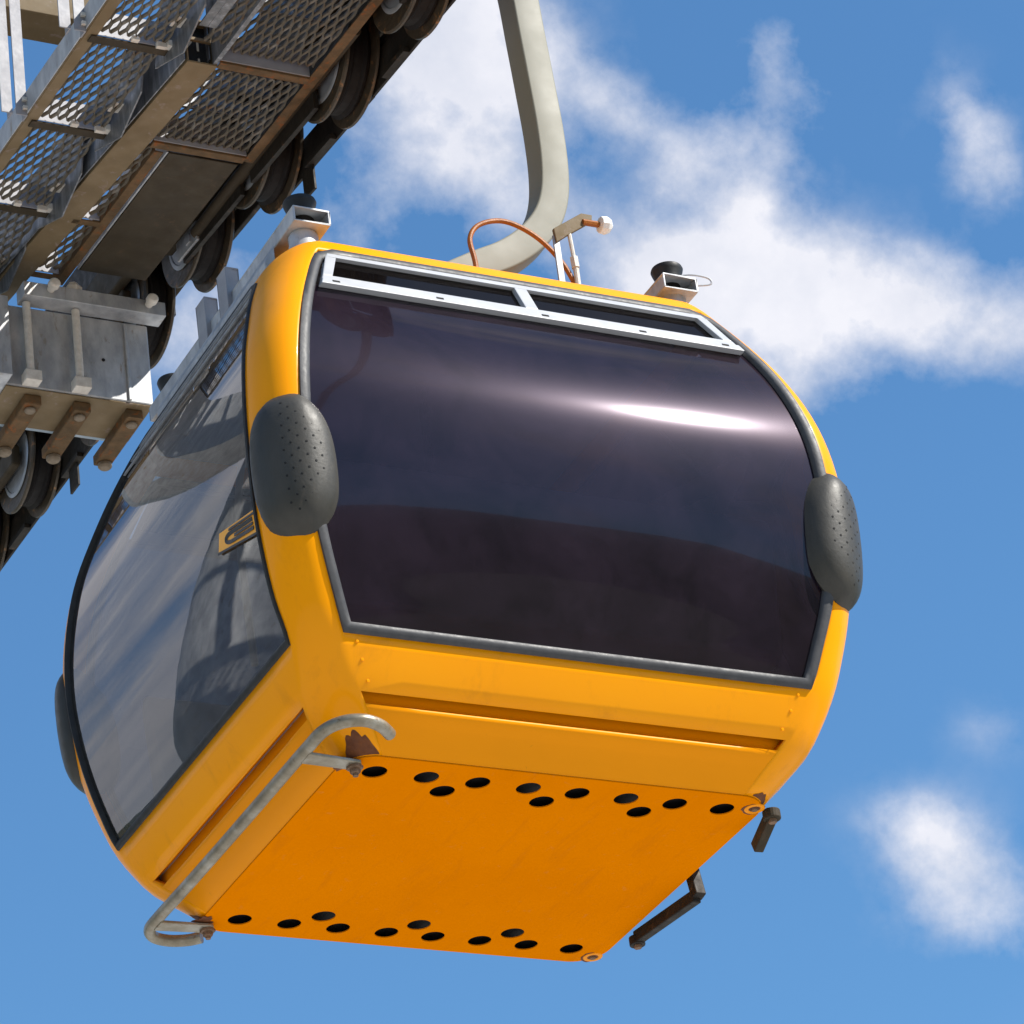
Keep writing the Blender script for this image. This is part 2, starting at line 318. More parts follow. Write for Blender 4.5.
def ring(z):
    X,y,x,Y=Xs(z),ys(z),xf(z),Yf(z); P=[]
    def corner(sx,sy,rev):
        q=[]
        for i in range(NC+1):
            t=math.pi/2*i/NC
            q.append(Vector((sx*(x+(X-x)*math.sin(t)),sy*(y+(Y-y)*math.cos(t)),z)))
        return q[::-1] if rev else q
    # start front-left side of the front face, go +x
    seq=[]
    def seg(a,b,n,tag): 
        for i in range(n): seq.append((a.lerp(b,i/n),tag))
    c1=corner(1,-1,False); c2=corner(1,1,True); c3=corner(-1,1,False); c4=corner(-1,-1,True)
    seg(c4[-1],c1[0],NF,'f')
    for p in c1[:-1]: seq.append((p,'c'))
    seg(c1[-1],c2[0],NF,'s')
    for p in c2[:-1]: seq.append((p,'c'))
    seg(c2[-1],c3[0],NF,'f')
    for p in c3[:-1]: seq.append((p,'c'))
    seg(c3[-1],c4[0],NF,'s')
    for p in c4[:-1]: seq.append((p,'c'))
    return seq
rings=[ring(z) for z in zs]; N=len(rings[0])
V=[p for r in rings for p,_ in r]; F=[]
for i in range(len(zs)-1):
    zm=(zs[i]+zs[i+1])/2
    for k in range(N):
        tag=rings[i][k][1]
        if tag!='c' and (zm<ZB or ZW<zm<ZT): continue
        F.append((i*N+k,i*N+(k+1)%N,(i+1)*N+(k+1)%N,(i+1)*N+k))
V.append(Vector((0,0,1.966))); L=(len(zs)-1)*N
for k in range(N): F.append((L+k,L+(k+1)%N,len(V)-1))
body=obj('body_shell',(V,F),M['paint'],CB,solid=.022,ang=40,recalc=False)
# outward is (k,k+1) then up : already outward
# --- skirts under the grooves
def skirt(front,sgn):
    sec=[];Vv=[];Ff=[]
    pf=[(.20,-.05),(.155,-.046),(.138,-.040),(.132,-.028),(.127,-.014),(.121,.000),(.113,.009),(.104,.012),(.094,.009),(.08,.003),(.07,0),(.035,0),(.0,0)]
    m=16
    for z,o in pf:
        zz=min(z,.15)
        for i in range(m+1):
            t=-1+2*i/m
            oo=o*(1-t**10) if o>0 else o; e=(xf(zz) if front else ys(zz))+(.03 if o<-.01 else .001)
            if front: Vv.append(Vector((t*e,sgn*(Yf(zz)+oo),z)))
            else: Vv.append(Vector((sgn*(Xs(zz)+oo),t*e,z)))
    for j in range(len(pf)-1):
        for i in range(m): Ff.append((j*(m+1)+i,j*(m+1)+i+1,(j+1)*(m+1)+i+1,(j+1)*(m+1)+i))
    return Vv,Ff
for front,sgn in ((1,-1),(1,1),(0,-1),(0,1)):
    obj('lower_skirt',skirt(front,sgn),M['paint_skirt'],CB,ang=50)
# --- floor pan with round holes (curve fill -> mesh)
def plan(z,inset=0,n=12):
    X,y,x,Y=Xs(z)-inset,ys(z),xf(z),Yf(z)-inset; P=[]
    for sx,sy,rev in ((1,-1,0),(1,1,1),(-1,1,0),(-1,-1,1)):
        q=[(sx*(x+(X-x)*math.sin(math.pi/2*i/n)),sy*(y+(Y-y)*math.cos(math.pi/2*i/n))) for i in range(n+1)]
        P+= q[::-1] if rev else q
    return P
holes=[]
for s in (-1,1):
    holes+=[(x,s*.558) for x in (-.63,-.45,-.27,-.09,.085,.263,.442,.618)]+[(x,s*.478) for x in (-.358,-.004,.351)]
cu=bpy.data.curves.new('tmp','CURVE'); cu.dimensions='2D'; cu.fill_mode='BOTH'; cu.extrude=.002
def cspl(P):
    s=cu.splines.new('POLY'); s.points.add(len(P)-1)
    for q,p in zip(s.points,P): q.co=(p[0],p[1],0,1)
    s.use_cyclic_u=True
cspl(plan(0))
for hx,hy in holes: cspl([(hx+.041*math.cos(2*math.pi*k/28),hy+.041*math.sin(2*math.pi*k/28)) for k in range(28)])
tmp=bpy.data.objects.new('tmp',cu); COL.objects.link(tmp); bpy.context.view_layer.update()
me=bpy.data.meshes.new_from_object(tmp.evaluated_get(bpy.context.evaluated_depsgraph_get())); bpy.data.objects.remove(tmp)
me.name='floor_pan'; fl=bpy.data.objects.new('floor_pan',me); COL.objects.link(fl); fl.location=(0,0,-.003); fl.parent=CB; me.materials.clear(); me.materials.append(M['paint_floor'])
obj('shade_pan',prism(plan(.05,.03),'z',.03,.05),M['hole'],CB,sm=False)  # black sheet standing in for the shade behind the floor holes
obj('cabin_floor',prism(plan(.15,.035),'z',.19,.205),M['inner'],CB,sm=False)
# --- window outline helpers
def loopf(sgn,inset,dz,off,n=40,front=True,top=ZT,bot=ZW,rc=.05):
    """closed loop on the front (or side) surface, inset from the opening edge"""
    E=xf if front else ys; S=Yf if front else Xs; P=[]
    zb,zt=bot+dz,top-dz
    zz=[zb+(zt-zb)*i/n for i in range(n+1)]
    def pt(t,z,a):
        s=sgn*(S(z)+off); return Vector((a,s,z)) if front else Vector((s,a,z))
    right=[]
    for z in zz:
        e=E(z)-inset
        d=zt-z
        if d<rc: e-= rc-math.sqrt(max(rc*rc-(rc-d)**2,0))
        db=z-zb
        right.append((e,z))
    for e,z in right: P.append(pt(0,z,e))
    for i in range(1,12): P.append(pt(0,zt,right[-1][0]*(1-2*i/12)))
    for e,z in right[::-1]: P.append(pt(0,z,-e))
    for i in range(1,12): P.append(pt(0,zb,-right[0][0]*(1-2*i/12)))
    return P
def strip(loops,closed=True):
    n=len(loops[0]);Vv=[p for l in loops for p in l];Ff=[]
    for j in range(len(loops)-1):
        for i in range(n): Ff.append((j*n+i,j*n+(i+1)%n,(j+1)*n+(i+1)%n,(j+1)*n+i))
    return Vv,Ff
def sheet(sgn,front,z0,z1,inset,off,nz=40,nx=28,ztop=None):
    E=xf if front else ys; S=Yf if front else Xs; Vv=[];Ff=[]
    for j in range(nz+1):
        z=z0+(z1-z0)*j/nz
        for i in range(nx+1):
            a=(-1+2*i/nx)*(E(z)-inset); tt=(-1+2*i/nx); s=sgn*(S(z)+off+(.042*(1-tt*tt)*math.sin(math.pi*min(max((z-ZW)/(VB-ZW),0),1)) if front else 0)); Vv.append(Vector((a,s,z)) if front else Vector((s,a,z)))
    for j in range(nz):
        for i in range(nx): Ff.append((j*(nx+1)+i,j*(nx+1)+i+1,(j+1)*(nx+1)+i+1,(j+1)*(nx+1)+i))
    return Vv,Ff
VB,VT=1.61,1.797
for sgn in (-1,1):
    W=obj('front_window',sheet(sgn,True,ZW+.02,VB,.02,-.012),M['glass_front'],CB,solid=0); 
    if sgn>0: W.name='rear_window'
    sl_=strip([loopf(sgn,-.006,-.006,-.004),loopf(sgn,-.004,-.004,.007),loopf(sgn,.010,.010,.010),loopf(sgn,.026,.024,.006),loopf(sgn,.030,.028,.002),loopf(sgn,.034,.031,-.004),loopf(sgn,.036,.033,-.02)])
    obj('window_seal',sl_,M['seal'],W,ang=60)
    # vent: white frame of bars + two panes
    VF=[]
    def bar(z0,z1,a0,a1,o0=-.012,o1=.012):
        """piece between heights z0..z1, a0/a1 = functions of z for the two x limits"""
        P=[]
        for x_ in (0,1):
            for o in (o0,o1):
                for z in (z0,z1):
                    a=(a0 if x_==0 else a1)(z); P.append(Vector((a,sgn*(Yf(z)+o),z)))
        return P,BF
    E=lambda z:.786+(.707-.786)*(z-VB)/(VT-VB)
    fr=join(bar(VB-.012,VB+.018,lambda z:-E(z),lambda z:E(z),-.012,.020),bar(VB+.018,VB+.044,lambda z:-E(z),lambda z:E(z),-.012,.013),
            bar(VT-.022,VT,lambda z:-E(z),lambda z:E(z)),
            bar(VB+.044,VT-.022,lambda z:-E(z),lambda z:-E(z)+.036),bar(VB+.044,VT-.022,lambda z:E(z)-.036,lambda z:E(z)),
            bar(VB+.044,VT-.022,lambda z:-.024,lambda z:.024))
    vf=obj('vent_frame',fr,M['alu'],W,sm=False,bev=.003)
    for s in (-1,1):
        obj('vent_pane',bar(VB+.03,VT-.012,lambda z:s*.01,lambda z:s*(E(z)-.02),-.012,-.008),M['glass_vent'],W,sm=False)
    for c in (-.735,-.36,.03,.40,.72): obj('frame_slot',bar(VB+.001,VB+.009,lambda z:c-.013,lambda z:c+.013,.018,.0215),M['hole'],W,sm=False)
for sgn in (-1,1):
    W=obj('side_window',sheet(sgn,False,ZW+.02,ZT-.02,.010,-.008),M['glass_side'],CB)
    sl_=strip([loopf(sgn,-.005,-.005,-.004,front=False),loopf(sgn,-.003,-.003,.007,front=False),loopf(sgn,.006,.010,.009,front=False),loopf(sgn,.010,.020,.004,front=False),loopf(sgn,.013,.024,-.004,front=False),loopf(sgn,.014,.026,-.02,front=False)])
    obj('window_seal',sl_,M['rub'],W,ang=60)
    # roof header strips over the door glass
    H=[]
    for zc,o,h in ((1.70,.004,.012),(1.745,.006,.01),(1.79,.006,.012)):
        P=[]
        for y_ in (-1,1):
            for oo in (-.004,o):
                for z in (zc,zc+h): P.append(Vector((sgn*(Xs(z)+oo),y_*(ys(z)-.03),z)))
        H.append((P,BF))
    obj('door_track',join(*H),M['galv'],CB,sm=False)
# --- rivets
def disc_on(p,nrm,r,h=.004,n=10,dome=True):
    nrm=nrm.normalized(); u=nrm.orthogonal().normalized(); w_=nrm.cross(u); V=[];F=[]
    for rr,hh in ((r,-.003),(r,h*.3),(r*.7,h*.85)):
        for k in range(n): V.append(p+u*rr*math.cos(2*math.pi*k/n)+w_*rr*math.sin(2*math.pi*k/n)+nrm*hh)
    V.append(p+nrm*h)
    for j in range(2):
        for k in range(n): F.append((j*n+k,j*n+(k+1)%n,(j+1)*n+(k+1)%n,(j+1)*n+k))
    for k in range(n): F.append((2*n+k,2*n+(k+1)%n,3*n))
    return V,F
for sy in (-1,1):
    for sx in (-1,1):
        for z in (.285,.235,.178):
            obj('rivet',disc_on(Vector((sx*(xf(z)-.035),sy*Yf(z),z)),Vector((0,sy,-.3)),.006,.0032),M['paint'],CB)
# --- corner bumper pads
PZ0,PZ1=.595,1.095
def pad_curve():
    return spline([(1.083,.81,0),(1.096,.875,0),(1.06,.96,0),(.975,1.02,0),(.845,1.018,0)],6)
PC=pad_curve()
def pad_geo(sx,sy):
    # arc-length table
    Ls=[0]
    for a,b in zip(PC[:-1],PC[1:]): Ls.append(Ls[-1]+(b-a).length)
    LT=Ls[-1]
    def at(s):
        s=min(max(s,0),1)*LT
        for i in range(len(PC)-1):
            if s<=Ls[i+1] or i==len(PC)-2:
                t=(s-Ls[i])/(Ls[i+1]-Ls[i]); p=PC[i].lerp(PC[i+1],t); d=(PC[i+1]-PC[i]).normalized(); return p,Vector((d.y,-d.x,0))*(1)
    def P(s,z,depth):
        p,n=at(s); 
        if n.dot(Vector((1,1,0)))<0: n=-n
        # follow the body bulge
        zz=z; dx=Xs(zz)-1.08; dy=Yf(zz)-.98
        q=p+n*depth; return Vector((sx*(q.x+dx*.7),sy*(q.y+dy*.7),z)),Vector((sx*n.x,sy*n.y,0))
    nu,nr=120,14; V=[];F=[]
    zc=(PZ0+PZ1)/2; hz=(PZ1-PZ0)/2
    def outline(q):
        # rounded plate, chamfered toward the window side (s -> 1)
        c,s=math.cos(q),math.sin(q); e=.72 if c<0 else .80
        a=math.copysign(abs(c)**e,c); b=math.copysign(abs(s)**e,s)
        return a,b
    V.append(P(.5,zc,.012)[0])
    for j in range(1,nr+1):
        f=j/nr
        for k in range(nu):
            q=2*math.pi*k/nu; a,b=outline(q); a*=f;b*=f
            dep=.012*(1-f**3)+(-.06 if False else 0)
            edge=(f**7)*.05
            V.append(P(.5+.5*a,zc+hz*b,dep-edge)[0])
    for k in range(nu): F.append((0,1+k,1+(k+1)%nu))
    for j in range(nr-1):
        for k in range(nu): F.append((1+j*nu+k,1+j*nu+(k+1)%nu,1+(j+1)*nu+(k+1)%nu,1+(j+1)*nu+k))
    # back rim
    st=1+(nr-1)*nu; b0=len(V)
    for k in range(nu):
        q=2*math.pi*k/nu; a,b=outline(q); V.append(P(.5+.47*a,zc+hz*.95*b,-.085)[0])
    for k in range(nu): F.append((st+k,st+(k+1)%nu,b0+(k+1)%nu,b0+k))
    F.append(tuple(range(b0,b0+nu)))
    dots=[]
    def surf(s_,z_):
        f=min(math.hypot(2*s_-1,(z_-zc)/hz),1); return P(s_,z_,.012*(1-f**3)-.05*f**7)[0]
    def sn(s_,z_):
        p=surf(s_,z_); n=(surf(s_+.01,z_)-p).cross(surf(s_,z_+.005)-p).normalized()
        if n.dot(Vector((sx,sy,0)))<0: n=-n
        return p,n
    rows=18
    for r in range(rows):
        z=zc+.19-r*.0222
        for c in range(3):
            s=.50+(c*.115)+(.0575 if r%2 else 0)
            if s>.86: continue
            p,n=sn(s,z); dots.append(withmat(disc_on(p+n*.0004,n,.0042,.0006,8),1))
    for s,z in ((.70,zc+.165),(.72,zc-.165)):
        p,n=sn(s,z); dots.append(withmat(disc_on(p+n*.0006,n,.0095,.0008,12),1))
    for s,z in ((.13,zc+.12),(.13,zc-.12)):
        p,n=sn(s,z); dots.append(withmat(disc_on(p+n*.0004,n,.006,.0008,8),1))
    return join((V,F),*dots)
for sx in (-1,1):
    for sy in (-1,1):
        obj('corner_bumper',pad_geo(sx,sy),M['pad'],CB,ang=50,mats=[M['pad'],M['hole']])
# --- roof rails, buffers
def mb_tube_rect(x0,x1,y0,y1,z0,z1,t=.006):
    # open square tube along y
    return join(box(x0,x1,y0,y1,z0,z0+t),box(x0,x1,y0,y1,z1-t,z1),box(x0,x0+t,y0,y1,z0+t,z1-t),box(x1-t,x1,y0,y1,z0+t,z1-t))
for sx in (-1,1):
    xs_=.032 if sx>0 else 0; zs_=-.018 if sx>0 else 0
    a,b=sorted((sx*.755+xs_,sx*.622+xs_))
    RL=obj('roof_rail',mb_tube_rect(a,b,-.665,.665,1.998+zs_,2.06+zs_),M['galv'],CB,sm=False,bev=.002)
    for sy in (-1,1):
        x,y=sx*.69+xs_,sy*.585
        bf=obj('rail_buffer',lathe([(2.061,.048),(2.075,.046),(2.095,.048),(2.115,.055),(2.126,.058),(2.134,.055),(2.136,0)],(x,y,zs_)),M['rub'],CB,ang=40)
        obj('buffer_core',join(lathe([(2.005,.046),(2.03,.038),(2.053,.044)],(x,y,0)),),M['tyre'],bf)
        obj('buffer_foot',lathe([(1.85,.052),(1.94,.054),(1.96,.05),(1.985,.052),(1.997,.046)],(x,y,0)),M['galv'],bf)
    for y in (-.12,.075):
        xo=sx*.772
        br=join(box(min(xo,xo-sx*.008),max(xo,xo-sx*.008),y,y+.075,1.93,2.155),box(min(xo-sx*.008,xo-sx*.05),max(xo-sx*.008,xo-sx*.05),y,y+.008,1.93,2.155),box(min(xo,xo-sx*.05),max(xo,xo-sx*.05),y,y+.075,2.155,2.161))
        obj('rail_bracket',br,M['postp'],CB,sm=False,bev=.002)
    obj('door_drive_cover',hexa([(sx*.80,-.5,1.885),(sx*.80,-.5,1.93),(sx*.80,.5,1.885),(sx*.80,.5,1.93),(sx*.77,-.52,1.90),(sx*.77,-.52,1.99),(sx*.77,.52,1.90),(sx*.77,.52,1.99)]),M['galv'],CB,sm=False,bev=.003)
# thin wire loop on the right front buffer
obj('wire_loop',tube([(.74,-.60,2.08),(.80,-.62,2.085),(.86,-.63,2.075),(.865,-.63,2.05),(.80,-.61,2.045),(.75,-.60,2.04)],.0035,8,6),M['alu'],CB)
# --- guard tube along the door side and bracket plates
def guard(sx):
    pts=[(.685,-.800,.0),(.735,-.845,0),(.80,-.868,.0),(.86,-.845,0),(.897,-.775,0),(.903,-.64,-.002),(.903,-.3,-.004),(.903,0,-.005),(.903,.3,-.004),(.903,.60,0),(.897,.70,0),(.86,.755,0),(.80,.772,0),(.74,.757,0),(.70,.725,0)]
    return [(sx*a,b,c) for a,b,c in pts]
gt=obj('step_guard',tube(guard(-1),.0205,16,6),M['tube'],CB,ang=60)
for sy in (-1,1):
    y=sy*.615
    pl=[(-.715,y-.028),(-.70,y),(-.715,y+.028),(-.90,y+.02),(-.90,y-.045)] if sy<0 else [(-.715,y-.028),(-.70,y),(-.715,y+.028),(-.90,y+.045),(-.90,y-.02)]
    bp=obj('guard_bracket',prism(pl,'z',-.024,-.012),M['tube'],gt,sm=False,bev=.003)
    obj('bolt',join(lathe([(-.050,.014),(-.046,.017),(-.034,.017),(-.033,.027),(-.025,.027)],(-.725,y,0),n=6),lathe([(-.058,.009),(-.05,.009)],(-.725,y,0),n=10)),M['bolt'],gt,sm=False)
# rust runs around the bracket feet
def blob(cx,cy,rx,ry,z,seed,n=36,am=1):
    rnd=random.Random(seed); ph=[rnd.uniform(0,6.28) for _ in range(5)]
    P=[]
    for k in range(n):
        q=2*math.pi*k/n; r=1+am*(.22*math.sin(3*q+ph[0])+.15*math.sin(5*q+ph[1])+.12*math.sin(9*q+ph[2])+.08*math.sin(14*q+ph[3]))
        P.append((cx+rx*r*math.cos(q),cy+ry*r*math.sin(q)))
    return prism(P,'z',z,z+.0015)
obj('rust_stain',blob(-.745,-.585,.032,.036,-.0075,1),M['stain'],CB,sm=False); obj('rust_stain',blob(-.748,.585,.03,.03,-.0075,2),M['stain'],CB,sm=False)
for x,y in ((.725,-.585),(.725,.605)):
    rg=obj('corner_bolt',lathe([(-.005,.036),(-.008,.033),(-.008,.022),(-.005,.018)],(x,y,0),n=24),M['paint_skirt'],CB)
    obj('bolt_head',lathe([(-.014,.008),(-.012,.012),(-.004,.013)],(x,y,0),n=6),M['bolt'],rg,sm=False)
    obj('rust_stain',blob(x-.004,y+.003,.038,.038,-.0062,int(30+y*10),am=.22),M['stain'],CB,sm=False)
# folded arms on the far side
def arm(p,q,t=.017,h=.022):
    p,q=Vector(p),Vector(q); return tube([p,q],0,section=[(-h,-t),(-h,t),(h,t),(h,-t)])
a1=obj('folding_arm',join(arm((.80,-.575,-.004),(.812,-.425,-.064)),lathe([(-.028,.030),(.006,.030)],(.80,-.565,0),n=20)),M['brown'],CB,sm=False,bev=.004)
obj('pivot_bolt',lathe([(-.040,.014),(-.028,.015)],(.80,-.565,0),n=6),M['bolt'],a1,sm=False)
a2=obj('folding_arm',join(arm((.795,.40,-.018),(.81,-.005,-.045)),arm((.815,-.012,-.05),(.815,.01,.06),.02,.02),lathe([(-.046,.028),(-.012,.028)],(.795,.405,0),n=20)),M['dark'],CB,sm=False,bev=.004)
obj('pivot_bolt',lathe([(-.056,.014),(-.046,.015)],(.795,.405,0),n=6),M['bolt'],a2,sm=False)
# grime on the lower corner posts above the brackets
def post_stain(sx,sy,t0,t1,z0,z1,seed):
    rnd=random.Random(seed); n=18; Vv=[];Ff=[]
    for i in range(n+1):
        t=t0+(t1-t0)*i/n; top=z0+(z1-z0)*(math.sin(math.pi*i/n)**.7)*(.9+.1*rnd.random()+.12*math.sin(i*1.3+seed))
        for z in (z0,max(top,z0+.004)):
            x=sx*(xf(z)+(Xs(z)-xf(z))*math.sin(t)+.0012*math.sin(t)); y=sy*(ys(z)+(Yf(z)-ys(z))*math.cos(t)+.0012*math.cos(t)); Vv.append(Vector((x,y,z)))
    for i in range(n): Ff.append((2*i,2*i+2,2*i+3,2*i+1))
    return Vv,Ff
for sx,sy,a,b,h,sd in ((-1,-1,.10,1.0,.060,3),(-1,1,.2,1.2,.045,5),(1,-1,.3,1.1,.02,7)):
    obj('rust_stain',post_stain(sx,sy,a,b,.002,h,sd),M['stain'],CB,sm=False)
# --- interior
def bench(sy):
    sec=[(.30,.46),(.30,.49),(.36,.51),(.62,.49),(.72,.56),(.80,.95),(.84,.96),(.86,.90),(.80,.46),(.74,.44)]
    return prism([(sy*a,b) for a,b in sec],'x',-.80,.80)
for sy in (-1,1):
    b_=obj('bench_seat',bench(sy),M['seat'],CB,bev=.02)
    for q in (-.59,.59): obj('seat_leg',box(q-.03,q+.03,sy*.5-.04,sy*.5+.04,.206,.44),M['alu'],b_,sm=False)
obj('ceiling_lining',prism(plan(1.85,.06),'z',1.872,1.882),M['inner'],CB,sm=False)
obj('grab_pole',tube([(-.55,.42,.9),(-.55,.44,1.5),(-.50,.40,1.86)],.014,10,6),M['alu'],CB)
obj('grab_pole',tube([(.0,.0,1.86),(.0,.0,1.5),(0,.0,.206)],.016,10),M['black'],CB)
# orange sticker with rounded loop print
def onside(y,z,o): return Vector((-(Xs(z)+o),y,z))
sy0=[(-.500,.752),(-.530,.812),(-.80,.752),(-.80,.668)]
S4=[onside(y,z,-.004) for y,z in sy0]+[onside(y,z,-.0015) for y,z in sy0]
st=obj('number_sticker',(S4,[(0,1,2,3),(7,6,5,4),(0,1,5,4),(1,2,6,5),(2,3,7,6),(3,0,4,7)]),M['sign'],CB,sm=False)
def skp(a,b): # a along 0..1, b across 0..1
    lo=Vector(sy0[0]).lerp(Vector(sy0[3]),a); hi=Vector(sy0[1]).lerp(Vector(sy0[2]),a); return lo.lerp(hi,b)
def sline(pts,wd=.006):
    P=[onside(*skp(a,b),.0) for a,b in pts]; return tube(P,0,section=[(-wd,-.001),(-wd,.001),(wd,.001),(wd,-.001)],up=Vector((0,0,1)),cap=True)
loop=[(.9,.30)]+[(.34+.14*math.cos(q)*1.0,.47+.20*math.sin(q)) for q in [R(a) for a in range(270,89,-20)]]+[(.9,.68)]
obj('printed_digit',join(sline(loop,.0065),sline([(.42,.47),(.9,.49)],.005),sline([(.0,.02),(1,.02)],.004),sline([(.28,.86),(1,.86)],.004)),M['black'],st,sm=False)
# --- hanger arm
cl=[(.0,-.01,1.93),(.0,-.01,2.12),(.10,-.01,2.28),(.25,-.01,2.385),(.39,-.01,2.465),(.50,-.01,2.555),(.578,-.01,2.655),(.622,-.01,2.765),(.642,-.01,2.90),(.646,-.01,3.08),(.638,-.01,3.30),(.628,-.01,3.52),(.617,-.01,3.75),(.59,-.01,3.95),(.56,-.01,4.10),(.38,-.01,4.14),(.2,-.01,4.08),(.1,-.01,3.97)]
hw,hd,rc=.058,.058,.008
sec=[]
for cx,cy,a0 in ((hw-rc,hd-rc,0),(-hw+rc,hd-rc,90),(-hw+rc,-hd+rc,180),(hw-rc,-hd+rc,270)):
    for k in range(4): sec.append((cx+rc*math.cos(R(a0+30*k)),cy+rc*math.sin(R(a0+30*k))))
HA=obj('hanger_arm',tube(cl,0,sub=7,section=sec,up=Vector((1,0,0))),M['cream'],CB,ang=50)
obj('hanger_foot',join(box(-.17,.17,-.17,.17,1.925,1.965),lathe([(1.965,.11),(2.02,.10),(2.06,.09)],(0,0,0))),M['galv'],CB,sm=False,bev=.004)
obj('rope_grip',join(box(.045,.155,-.16,.14,3.862,3.98),box(.05,.15,-.1,.08,3.98,4.02)),M['galv'],CB,sm=False,bev=.008)
HO=obj('air_hose',tube([(.15,-.25,1.9),(.148,-.25,2.12),(.146,-.25,2.26),(.137,-.25,2.36),(.186,-.25,2.43),(.29,-.25,2.462),(.405,-.25,2.421),(.494,-.25,2.333),(.545,-.25,2.225),(.575,-.25,2.08),(.58,-.25,1.9)],.0095,10,6),M['hose'],CB)
# sensor post beside the hanger
SP=obj('sensor_post',join(box(.472,.498,-.262,-.254,1.9,2.43),),M['galv'],CB,sm=False,bev=.002)
obj('sensor_plate',prism([(.48,2.395),(.53,2.435),(.64,2.515),(.645,2.545),(.60,2.545),(.475,2.455)],'y',-.27,-.255),M['tan'],SP,sm=False,bev=.003)
obj('adjuster_rod',join(tube([(.60,-.25,2.53-.02),(.57,-.25,2.5)],.006),tube([(.545,-.262,1.9),(.548,-.262,2.30)],.011,10),tube([(.548,-.262,2.30),(.546,-.262,2.345)],.016,6),tube([(.546,-.262,2.345),(.54,-.262,2.47)],.008,8)),M['pale'],SP)
obj('sensor_stem',tube([(.60,-.27,2.505),(.665,-.27,2.506)],.012,8),M['hose'],SP)
obj('sensor_knob',lathe([(-.018,.018),(-.014,.031),(.010,.034),(.024,.028),(.028,.012),(.036,.010)],(.685,-.27,2.507),'x',10),M['white_knob'],SP,sm=False,bev=.002)
obj('cable_end',tube([(.10,-.1,2.2),(.10,-.1,2.26)],.012),M['hose'],CB)

# ------------------------------------------------------------------ haul rope
sr=.085
hr=obj('haul_rope',tube([(.1,-60,3.62-1.2),(.1,-8,3.62-.64),(.1,-1,3.74),(.1,0,3.832),(.1,2,3.99),(.1,4,4.10),(.1,6,4.16),(.1,60,6.5)],.022,12,4),M['rope']); hr['label']='thick steel haul rope running over the sheave wheels and held by the cabin grip'; hr['category']='rope'

# ------------------------------------------------------------------ catwalk
CW=empty('maintenance_catwalk',(-.6,1.5,3.6),'galvanised catwalk of mesh gratings and rusty beams seen from below, top left','catwalk')
off=Vector((-.6,1.5,3.6))
def cw(x,y,h): return Vector((x,y,3.5+.09*y+h))-off
def cbox(x0,x1,y0,y1,h0,h1): return box(x0,x1,y0,y1,h0,h1,f=cw)
def cobj(name,geo,m,parent=CW,**k): return obj(name,geo,m,parent,**{**dict(sm=False,bev=.0015),**k})
YE=4.4
cobj('outer_stringer',join(cbox(-.982,-.976,-1.4,YE,0,.10),cbox(-.976,-.93,-1.4,YE,0,.006)),M['tan'])
cobj('stringer_web',cbox(-.988,-.983,-1.4,YE,.001,.10),M['galv'])
for i in range(-2,8):
    y=.49+.645*i
    if y>YE: continue
    cobj('crossbar',join(cbox(-.955,-.60,y-.03,y+.012,-.008,-.002),cbox(-.955,-.60,y-.034,y-.030,-.008,.0)),M['brown'])
    cobj('crossbar_flange',cbox(-.955,-.62,y-.038,y-.0345,.0,.115),M['postp'])
    if y<2.3: cobj('crossbar_clip',cbox(-.80,-.77,y-.06,y-.034,-.004,.014),M['pale']); cobj('crossbar_clip',join(cbox(-.70,-.66,y-.055,y-.034,-.012,.012),cbox(-.662,-.64,y-.07,y-.034,-.01,.018)),M['pale'])
def grating(x0,x1,y0,y1,h,cx=.0172,cy=.128,parent=CW):
    Vv=[];Ff=[]
    nx=max(1,round((x1-x0)/cx)); ny=max(1,round((y1-y0)/(cy/2)))
    dx=(x1-x0)/nx; dy=(y1-y0)/ny; wd=.0030; th=.010
    pre=[]
    # zigzag strands run along y; neighbours touch at alternate nodes
    for i in range(nx+1):
        pts=[]
        for j in range(ny+1):
            sgn=1 if (i+j)%2 else -1
            x=min(max(x0+i*dx+sgn*(dx/2-.0015),x0),x1)
            for q in (-.24,.24):
                yy=y0+(j+q)*dy
                if y0-.001<=yy<=y1+.001: pts.append((x,yy))
        b=len(Vv)
        for k,(x,y) in enumerate(pts):
            tl=.006
            for a,hh in ((-wd,0),(wd,-tl),(wd,-tl+th),(-wd,th)):
                Vv.append(cw(x+a,y,h+hh))
        for k in range(len(pts)-1):
            for q in range(4): Ff.append((b+4*k+q,b+4*k+(q+1)%4,b+4*(k+1)+(q+1)%4,b+4*(k+1)+q))
    return obj('grating_panel',(Vv,Ff),M['mesh'],parent,sm=False,recalc=True)
for i in range(-2,6):
    y=.49+.645*i
    grating(-.93,-.665 if i<5 else -.665,y+.012,y+.645-.034,.012)
for i in range(-2,0): grating(-.43,-.06,.49+.645*i+.012,.49+.645*(i+1)-.034,.03)
grating(-.445,-.06,.54,1.105,.02)
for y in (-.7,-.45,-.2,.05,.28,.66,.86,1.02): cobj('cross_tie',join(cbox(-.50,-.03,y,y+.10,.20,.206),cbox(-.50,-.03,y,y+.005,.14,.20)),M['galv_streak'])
cobj('side_plate',cbox(-.452,-.446,.52,1.13,.03,.20),M['galv_streak'])
